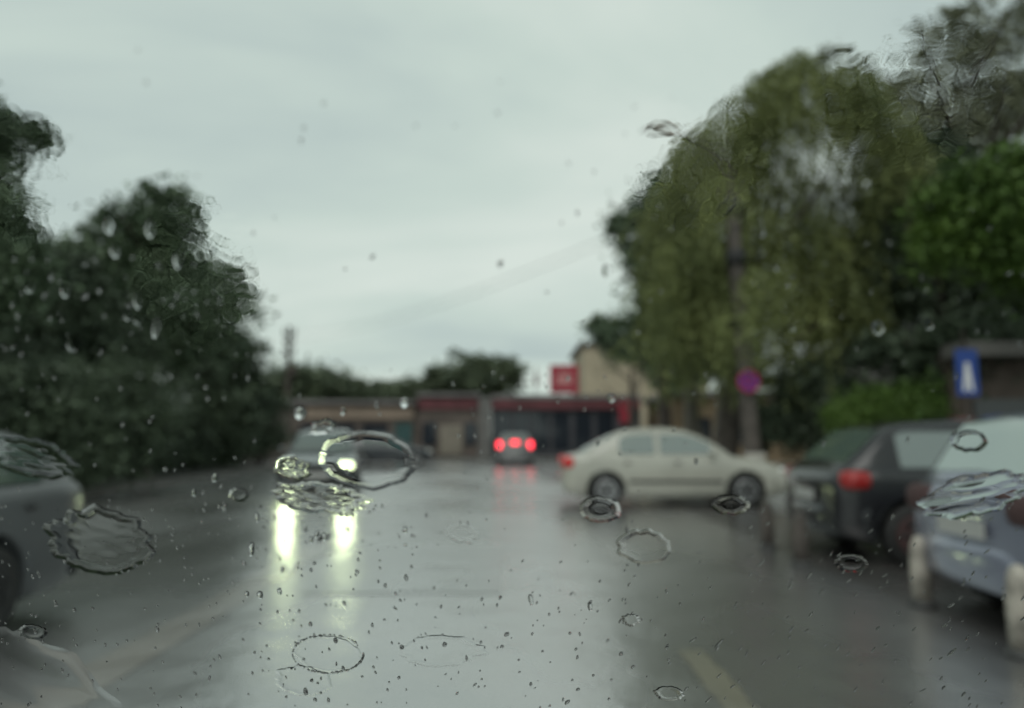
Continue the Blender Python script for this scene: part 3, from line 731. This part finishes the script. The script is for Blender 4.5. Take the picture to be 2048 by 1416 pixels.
    for sgn in (-1, 1):
        pillow(MB(), (sgn * w2 * .70, hl - .10, .645), (.17, .11, .085)).build('headlight', hm, t, True)
        if not lamps: pass
        elif wrap: pillow(MB(), (sgn * (w2 - .13), -hl + .19, .83), (.16, .15, .095)).build('tail_light', tm, t, True)
        elif style == 'wagon': pillow(MB(), (sgn * w2 * .84, -hl + .07, .92), (.10, .09, .16)).build('tail_light', tm, t, True)
        else: pillow(MB(), (sgn * w2 * .70, -hl + .085, .80), (.22, .11, .11)).build('tail_light', tm, t, True)
        pillow(MB(), (sgn * (w2 + .06), hl - wsb - .42, belt + .06), (.09, .05, .065)).build('mirror', body, t, True)
        for q in (mid - .35, mid + .55):
            pillow(MB(), (sgn * (w2 + .004), hl - q, .80), (.014, .07, .014), 8, 4).build('door_handle', M['black'], t, True)
        bx('side_strip', sgn * w2 - .008 if sgn > 0 else sgn * w2 - .012, sgn * w2 + .012 if sgn > 0 else sgn * w2 + .008, hl - sr + ar + .05, hl - sf - ar - .05, .44, .49, M['black'], t)
    def bumper(nm, front):
        sgn = 1 if front else -1; v = []; f = []; n_ = 13
        for i in range(n_):
            y = -1 + 2 * i / (n_ - 1); yy = y * w2 * .985; s = -.035 + .30 * abs(y) ** 4
            for (z, o_) in ((.26, .05), (.33, .0), (.50, -.005), (.55, .03)): v.append((yy * (1.0 if abs(y) < .9 else 1.005), sgn * (hl - s - o_), z))
        for i in range(n_ - 1):
            for j in range(3): a = i * 4 + j; f.append((a, a + 4, a + 5, a + 1) if front else (a, a + 1, a + 5, a + 4))
        mesh(nm, v, f, M['black'] if front == (head == 'on') and front else body, t, True)
    if tail == 'brake': pillow(MB(), (0, -hl + .1, 1.02), (.20, .05, .07)).build('high_brake_light', tm, t, True)
    bumper('front_bumper', True); bumper('rear_bumper', False)
    pillow(MB(), (0, hl + .003, .62), (.33, .03, .055)).build('grille', M['black'], t, True)
    pillow(MB(), (0, hl + .02, .36), (.45, .035, .06)).build('lower_grille', M['black'], t, True)
    if plate:
        bx('number_plate', -.26, .26, hl + .045, hl + .055, .40, .51, M['plate'], t); bx('number_plate', -.26, .26, -hl - .05, -hl - .038, .60, .71, M['plate'], t)
    return t

cY = 13.6
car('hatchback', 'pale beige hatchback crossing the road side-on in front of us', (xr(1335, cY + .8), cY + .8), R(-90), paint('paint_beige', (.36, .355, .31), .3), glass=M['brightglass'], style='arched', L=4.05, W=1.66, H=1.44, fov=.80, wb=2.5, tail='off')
oc = car('saloon_car', 'oncoming dark car with both headlights on', (-4.52, 18.2), R(190), paint('paint_dark', (.05, .056, .062), .15, .2), L=4.2, W=1.7, H=1.43, style='sedan', head='on', tail='smoked')
dc = xr(1030, 34)
car('hatchback', 'small distant car with glowing red brake lights on the road ahead', (dc, 36), 0, paint('paint_hazed_grey', (.16, .16, .165)), L=3.9, W=1.66, H=1.45, tail='brake', style='wagon')  # haze is put into the body colour as a lighter grey
car('hatchback', 'black parked hatchback with a red tail light, its rear towards the road', (3.22 + 2.0, 8.28), R(-90), paint('paint_black', (.014, .0145, .017), .22, 0.0, .35), glass=M['brightglass'], rimm=M['smoked'], L=4.0, W=1.68, H=1.44, tail='lit', wrap=True)
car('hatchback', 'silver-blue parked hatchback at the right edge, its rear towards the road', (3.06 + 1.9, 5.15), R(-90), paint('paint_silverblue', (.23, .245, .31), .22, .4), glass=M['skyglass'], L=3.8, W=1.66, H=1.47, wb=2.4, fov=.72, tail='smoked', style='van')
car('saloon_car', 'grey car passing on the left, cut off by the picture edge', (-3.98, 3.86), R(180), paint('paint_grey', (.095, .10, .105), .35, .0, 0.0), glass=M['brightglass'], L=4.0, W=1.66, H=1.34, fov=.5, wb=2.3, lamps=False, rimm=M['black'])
car('hatchback', 'dark parked car between the oncoming car and the shops', (xr(780, 33), 33), R(-82), paint('paint_navy', (.022, .026, .034), .2), L=3.6, W=1.6, H=1.45, wb=2.3, fov=.65)

# bollards along the parking bay
for i, (px, Y) in enumerate(((2016, 4.45), (1826, 5.75), (1592, 7.55), (1528, 8.7))):
    x = xr(px, Y); t = empty('bollard', (x, Y, 0))
    tag(t, ['pale concrete bollard at the right edge before the silver-blue hatchback, nearest of the row', 'pale concrete bollard at the left corner of the silver-blue hatchback', "slim grey bollard below the black hatchback's tail light", 'farthest dull bollard of the row, between the beige and the black hatchback'][i], 'bollard', 'bollards along the parking bay')
    MB().lathe([(.07, .05), (.075, .25), (.07, .40), (.058, .47), (.034, .51), (.005, .52)], 16).build('post', M['bollard'] if i < 2 else M['concrete'], t, True)
    MB().lathe([(.10, 0), (.10, .03), (.068, .055)], 16).build('foot', M['bollard_foot'], t, True)

# ------------------------------------------------------------------ the windscreen we look through, and the water on it
A = EYE + Vector((0, .586, -.200)); B = EYE + Vector((0, .257, .155))
UP = (B - A).normalized(); NRM = Vector((1, 0, 0)).cross(UP).normalized()
if NRM.y < 0: NRM = -NRM                       # outer side of the glass
def pane(px, py):
    dd = ray(px, py); return EYE + dd * ((A - EYE).dot(NRM) / dd.dot(NRM))
ws = empty('car_windscreen', A); tag(ws, 'raked car windscreen, wet with rain, that the whole view is seen through', 'windscreen')
pm = bpy.data.materials.new('clear_glass'); pm.use_nodes = True; pt = pm.node_tree; pt.nodes.clear()
po = pt.nodes.new('ShaderNodeOutputMaterial'); ptr = pt.nodes.new('ShaderNodeBsdfTransparent'); ptr.inputs[0].default_value = (.965, .985, .975, 1)
pt.links.new(ptr.outputs[0], po.inputs['Surface'])
def pl(u, v_, n=0.0): return Vector((u, 0, 0)) + UP * v_ + NRM * n
mesh('glass_pane', [pl(-.75, -.12), pl(.75, -.12), pl(.62, .72), pl(-.62, .72)], [(0, 1, 2, 3)], pm, ws)
sl = MB()
cs = [pl(-.76, -.13), pl(.76, -.13), pl(.63, .73), pl(-.63, .73)]
for i in range(4): sl.tube([cs[i], cs[(i + 1) % 4]], .012, 6)
sl.build('rubber_seal', M['rubber'], ws)

wm_ = bpy.data.materials.new('rain_water'); wm_.use_nodes = True; wt = wm_.node_tree; wt.nodes.clear()
wo_ = wt.nodes.new('ShaderNodeOutputMaterial'); gl = wt.nodes.new('ShaderNodeBsdfRefraction'); gl.inputs['IOR'].default_value = 1.33; gl.inputs['Roughness'].default_value = 0.0
wt.links.new(gl.outputs[0], wo_.inputs['Surface'])
bead_m = bpy.data.materials.new('rain_bead'); bead_m.use_nodes = True; wt = bead_m.node_tree; wt.nodes.clear()
wo_ = wt.nodes.new('ShaderNodeOutputMaterial'); gl = wt.nodes.new('ShaderNodeBsdfGlass'); gl.inputs['IOR'].default_value = 1.33; gl.inputs['Roughness'].default_value = 0.0
wt.links.new(gl.outputs[0], wo_.inputs['Surface'])

GAP = .00008
def fnoise(x, y, s): return mnoise.noise(Vector((x, y, s)))
def water(name, label, cx, cy, rx, ry, rot=0.0, h=.0004, rim=.08, ragged=.06, seed=1, ripple=0.0, rscale=7.0, plateau=.5, dome=0.0, group=None, nth=96, nr=18, cat='water patch', pts=None, freq=3.0, film=0, sd_off=0):
    """a flat pool of water clinging to the glass: raised meniscus at its ragged edge, thin in the middle"""
    ca, sa = math.cos(R(rot)), math.sin(R(rot)); c0 = pane(cx, cy); top = []; bot = []; g0 = GAP + (.0006 + sd_off * .0001 if film else 0); h *= (.6 if cy < 1290 else 1.1); dome *= .8; ripple *= .6; ragged *= 1.5
    us = [1 - (1 - i / nr) ** 1.0 for i in range(1, nr + 1)]
    us = sorted(set([.15, .3, .45, .6, .7, .78] + list(np.linspace(.82, 1.0, 11)))) if ripple == 0 else list(np.linspace(.06, 1, 24))
    if film: us = list(np.linspace(.016, 1, film))
    def hgt(u, x, y):
        if film: return max(0, ripple * (1 + fnoise(x * rscale, y * rscale * 1.3, seed) + .5 * fnoise(x * rscale * 2.1, y * rscale * 2.1, seed + 3)) * min(1, (1 - u) * 2.5) ** 2)
        e_ = max(0.0, min(1.0, (1 - u) / rim)); e_ = math.sin(e_ * math.pi / 2) ** .8
        ridge = math.exp(-((u - (1 - rim)) / (rim * .8)) ** 2) * (1 - plateau) if u < 1 else 0
        hh_ = h * (e_ * plateau + ridge * e_) + dome * (1 - u * u)
        if ripple: hh_ += ripple * (.5 + fnoise(x * rscale, y * rscale * 1.6, seed)) * min(1, (1 - u) * 5)
        return max(hh_, 0)
    for u in us:
        for k_ in range(nth):
            a = 2 * math.pi * k_ / nth; x0, y0 = math.cos(a), math.sin(a)
            rr = 1 + ragged * (fnoise(x0 * freq, y0 * freq, seed) * 1.4 + .5 * fnoise(x0 * freq * 5, y0 * freq * 5, seed + 9))
            if pts: rr *= float(np.interp((math.degrees(a)) % 360, [p_[0] for p_ in pts], [p_[1] for p_ in pts]))
            ux, uy = u * rr * x0, u * rr * y0
            X, Y_ = ux * rx * ca - uy * ry * sa, ux * rx * sa + uy * ry * ca
            p = pane(cx + X, cy + Y_) - c0; hq = hgt(u, ux, uy)
            top.append(p + NRM * (g0 + hq + .00002)); bot.append(p + NRM * g0)
    n = len(us); v = [NRM * (g0 + hgt(0, 0, 0) + .00002)] + top + [NRM * g0] + bot; ob = len(top) + 1; f = []
    for k_ in range(nth):
        q = (k_ + 1) % nth
        f.append((0, 1 + k_, 1 + q)); f.append((ob, ob + 1 + q, ob + 1 + k_))
        for i in range(n - 1):
            a, b = 1 + i * nth, 1 + (i + 1) * nth
            f.append((a + k_, b + k_, b + q, a + q)); f.append((ob + a + k_, ob + a + q, ob + b + q, ob + b + k_))
        e0 = 1 + (n - 1) * nth; f.append((e0 + k_, ob + e0 + k_, ob + e0 + q, e0 + q))
    o = mesh(name, v, f, wm_, None, True); o.location = c0
    # make all faces point out of the water
    me = o.data
    import bmesh
    bm = bmesh.new(); bm.from_mesh(me); bmesh.ops.recalc_face_normals(bm, faces=bm.faces); bm.normal_update()
    wall = set(f_ for f_ in bm.faces if abs(f_.normal.dot(NRM)) < .2 and len(set(v_.index >= ob for v_ in f_.verts)) == 2)
    bmesh.ops.split_edges(bm, edges=[e_ for e_ in bm.edges if len(e_.link_faces) == 2 and sum(f_ in wall for f_ in e_.link_faces) == 1]); bm.to_mesh(me); bm.free()
    nt_ = 1 + 0
    sm = [abs(p_.normal.dot(NRM)) < .9999999 or p_.normal.dot(NRM) > 0 for p_ in me.polygons]
    me.polygons.foreach_set('use_smooth', [bool(p_.normal.dot(NRM) > .2) for p_ in me.polygons])
    tag(o, label, cat, group); return o

G = 'water splashes on the windscreen'
water('water_splash', 'ragged oval water ring low on the glass, its rim beaded with droplets', 655, 1308, 68, 36, 8, .00022, .07, .05, 1, group=G)
water('water_splash', 'faint ragged pool of water just below the beaded oval ring', 606, 1362, 58, 30, 6, .0003, .12, .10, 2, group=G)
water('water_splash', 'fish-shaped flat water splash right of the beaded oval ring', 880, 1302, 80, 33, -2, .0003, .12, .07, 3, group=G, pts=[(0, 1.1), (12, 1.3), (25, .95), (90, 1), (180, 1), (340, .95), (350, 1.2), (360, 1.1)])
water('water_splash', 'big lobed water ring over the rear of the grey car on the left', 200, 1082, 108, 66, 8, .0011, .12, .09, 4, dome=.0004, group=G, ripple=.00018, rscale=2.5)
water('water_splash', 'wide lens of water between the oncoming car and the shops', 735, 921, 96, 58, 4, .00036, .12, .03, 5, group=G)
water('water_splash', "small swirl of water over the oncoming car's left headlight", 586, 936, 36, 24, 12, .0005, .2, .12, 6, group=G, ripple=.00025, rscale=2.5)
water('water_splash', 'rumpled water patch under the oncoming car, above its light streaks', 640, 995, 100, 30, 6, .0004, .15, .18, 7, group=G, ripple=.00022, rscale=5)
water('water_splash', "drop hanging under the beige hatchback's rear wheel", 1200, 1019, 42, 27, 3, .0009, .22, .04, 8, group=G, dome=.0007)
water('water_splash', "drop hanging under the beige hatchback's front wheel", 1462, 1010, 38, 20, 3, .0007, .22, .05, 9, group=G, dome=.0005)
water('water_splash', 'hexagonal ring of water on the glass below the beige hatchback', 1287, 1093, 55, 36, 5, .0006, .16, .06, 10, group=G)
water('water_splash', 'faint small water ring in the middle of the bright road', 925, 1067, 34, 20, 8, .0003, .2, .09, 11, group=G)
water('water_splash', 'curled swirl of water over the dark trees on the left', 402, 658, 50, 42, 40, .00022, .12, .14, 12, group=G)
water('water_splash', 'bright ring of water at the upper corner of the silver-blue hatchback', 1938, 882, 38, 22, 4, .0008, .25, .05, 14, group=G, dome=.0005)
water('water_splash', 'rippled sheet of water over the bonnet of the silver-blue hatchback', 1950, 990, 112, 42, -12, .0004, .12, .1, 15, group=G, ripple=.0009, rscale=1.5)
water('water_splash', 'small dark water ring near the left bottom corner', 66, 1264, 29, 15, 6, .0007, .25, .05, 16, group=G)
water('water_splash', 'crescent drop on the glass over the black hatchback', 1703, 1127, 34, 18, 4, .0005, .25, .06, 17, group=G)
water('water_splash', 'small rimmed drop at the bottom edge right of the middle', 1338, 1387, 30, 15, 4, .0005, .2, .09, 18, group=G)
water('water_splash', 'ragged drop above the bottom, right of the bright road', 1262, 1240, 18, 13, 4, .0006, .3, .2, 19, group=G, dome=.0004)
water('water_splash', 'small ring of water left of the oncoming car over the kerb', 477, 990, 20, 15, 4, .0007, .3, .06, 20, group=G, dome=.0003)
water('water_splash', 'thick rippled water edge in the bottom left corner', 60, 1400, 190, 120, 28, .0003, .10, .07, 21, group=G, ripple=.0014, rscale=1.3)
water('water_splash', 'broken drop cluster just above the glare of the right headlight', 645, 855, 26, 14, -20, .0009, .3, .2, 22, group=G, dome=.0007)
water('water_splash', 'wavering smear of water over the roof of the grey car on the left', 60, 915, 90, 40, 14, .0003, .15, .12, 23, group=G, ripple=.0002, rscale=3)

FG = 'thin rippled water films on the windscreen'
for (lab, cx, cy, rx, ry, rt, amp, sc_, sd_) in (
    ('thin rippled water film smearing the right flank of the broad dark tree', 400, 540, 170, 190, 20, .00006, 7, 51),
    ('thin rippled water film smearing the tree top at the upper left edge', 40, 350, 130, 180, 0, .00006, 6, 52),
    ('thin rippled water film smearing the upper left outline of the willow', 1390, 330, 190, 170, -40, .00006, 8, 53),
    ('thin rippled water film smearing the airy tree top in the upper right corner', 1820, 200, 260, 190, -20, .000035, 8, 54)):
    water('water_film', lab, cx, cy, rx, ry, rt, 0, .5, .04, sd_, ripple=amp / .6, rscale=sc_, group=FG, nth=220, film=62, cat='water film', sd_off=sd_ - 51)

# droplets
def cap(mb, px, py, r, h, el=1.0, ang=0.0, n=10, seed=0):
    """a bead of water: r radius in pixels, el elongation, h height over radius"""
    c = pane(px, py); e1 = (pane(px + 1, py) - c); e2 = (pane(px, py + 1) - c)
    ca, sa = math.cos(ang), math.sin(ang); rr = random.Random(seed * 7 + int(px)); hh_ = h * r * e1.length
    ks = [1 + rr.uniform(-.14, .14) for _ in range(n)]; v = [c + NRM * (GAP + hh_)]; f = []; lv = (.3, .55, .78, 1.0)
    for u in lv:
        for k_ in range(n):
            a = 2 * math.pi * k_ / n; x, y = r * u * ks[k_] * math.cos(a), r * el * u * ks[k_] * math.sin(a)
            X, Y_ = x * ca - y * sa, x * sa + y * ca
            v.append(c + e1 * X + e2 * Y_ + NRM * (GAP + hh_ * max(0, 1 - u * u)))
    for k_ in range(n):
        q = (k_ + 1) % n; f.append((0, 1 + k_, 1 + q))
        for i in range(3): f.append((1 + i * n + k_, 1 + (i + 1) * n + k_, 1 + (i + 1) * n + q, 1 + i * n + q))
    f.append(tuple(1 + 3 * n + k_ for k_ in reversed(range(n))))
    if v: mb.add(v, f)
rnd = random.Random(77)
small = MB()
def scatter(n, x0, x1, y0, y1, r0, r1, ang=0.3, el=(1.0, 2.2), hh=(.16, .4)):
    for i in range(n):
        cap(small, rnd.uniform(x0, x1), rnd.uniform(y0, y1), rnd.uniform(r0, r1) * (1 if rnd.random() < .85 else 1.6), rnd.uniform(*hh), rnd.uniform(*el), rnd.gauss(ang, .25), 8, i)
scatter(150, 0, 480, 1000, 1416, 1.2, 2.8, -.3)
scatter(170, 480, 860, 1010, 1416, 1.2, 3.0, -.2)
scatter(120, 860, 1380, 1120, 1416, 1.2, 3.0, .4)
scatter(150, 1380, 2048, 1000, 1416, 1.1, 2.2, .7, (1.8, 4.5))
scatter(75, 0, 520, 560, 1000, 1.4, 3.4, .1, (1.0, 1.9), (.07, .2))
scatter(90, 560, 1400, 740, 1100, 1.2, 2.6, 0)
scatter(30, 0, 450, 500, 640, 2.0, 3.6, .1, (1, 1.6), (.06, .16))
scatter(60, 1250, 2048, 250, 900, 1.3, 3.0, .4, (1, 3.0))
scatter(34, 0, 1400, 20, 720, 1.4, 3.8, .2, (1, 1.7), (.04, .1))
for (ecx, ecy, erx, ery, n_, a0, a1) in ((655, 1308, 70, 38, 34, 60, 330), (655, 1308, 72, 39, 16, 0, 60), (200, 1082, 112, 70, 16, 280, 440)):
    for k_ in range(n_):
        a = R(a0 + (a1 - a0) * (k_ + rnd.uniform(-.3, .3)) / n_); cap(small, ecx + erx * math.cos(a), ecy + ery * math.sin(a), rnd.uniform(1.5, 3.2), .5, rnd.uniform(.8, 1.5), a, 8, k_)
ra = mesh('raindrops', small.v, small.f, bead_m, None, True)
for p_ in ra.data.polygons:
    if p_.normal.dot(NRM) < -.9: p_.use_smooth = False
tag(ra, 'countless fine raindrops beading on the windscreen glass', kind='stuff')
# more beads, among them the long ones
mid_beads = [(503, 1098, 6, 2.6), (634, 1068, 5, 1.5), (640, 1076, 5, 1.5), (811, 1090, 3, 1.2), (494, 1188, 5, 1.2), (686, 822, 5, 1.8), (130, 580, 9, 1.6), (60, 575, 8, 1.5), (275, 600, 8, 2.2), (140, 690, 6, 2.2), (255, 632, 7, 1.3), (275, 640, 7, 1.3),
       (1583, 655, 7, 1.2), (1213, 543, 9, 1.5), (1858, 648, 8, 1.5), (300, 455, 9, 2.2), (218, 450, 10, 2.0), (230, 500, 10, 1.6), (1180, 1213, 5, 2.0), (430, 955, 6, 1.6), (388, 985, 5, 1.7), (450, 1012, 4, 1.3), (565, 1140, 5, 1.4), (520, 1190, 6, 1.3), (355, 520, 8, 2.4), (682, 976, 5, 1.7), (622, 1080, 5, 1.3)]
for i, (px, py, r_, el_) in enumerate(mid_beads): cap(small, px, py, r_, .36 if py > 800 else .11, el_, rnd.gauss(-.1, .15), 12, i)
ra = mesh('raindrops', small.v, small.f, wm_, None, True)
for p_ in ra.data.polygons:
    if p_.normal.dot(NRM) < -.9: p_.use_smooth = False
tag(ra, 'countless fine raindrops beading on the windscreen glass', kind='stuff')
# the larger beads, one by one
big = [(514, 1035, 5, 2.1, 'long bright raindrop left of the headlight streaks on the wet road'), (649, 1073, 6, 1.5, 'raindrop glinting between the two headlight streaks'), (810, 1060, 5, 1.6, 'lone bright raindrop right of the headlight streaks'),
       (559, 1183, 5, 1.4, 'dark-edged raindrop below the left headlight streak'), (600, 826, 12, 1.1, 'round blurred raindrop over the tan sign board, its left end'), (808, 805, 10, 1.1, 'round blurred raindrop over the tan sign board, its right end'),
       (312, 655, 9, 2.4, 'tall blurred raindrop left of the curled swirl on the dark trees'), (1755, 655, 13, 1.1, 'wide pale raindrop over the dark trees above the black hatchback'), (1222, 797, 8, 1.1, 'small round raindrop on the red fascia below the square red sign'),
       (1062, 1200, 5, 2.6, 'tall dark raindrop streak in the middle of the bright road'), (1523, 450, 3.5, 7.0, 'long thin bright raindrop streak right of the lamp pole')]
for i, (px, py, r_, el_, lab) in enumerate(big):
    mb = MB(); cap(mb, px, py, r_, .36 if py > 800 else .2, el_, -.25 if el_ > 5 else rnd.gauss(-.1, .12), 14, i)
    o = mb.build('raindrop', bead_m, None, True); o.data.polygons[-1].use_smooth = False
    tag(o, lab, 'raindrop', 'larger raindrops on the windscreen')
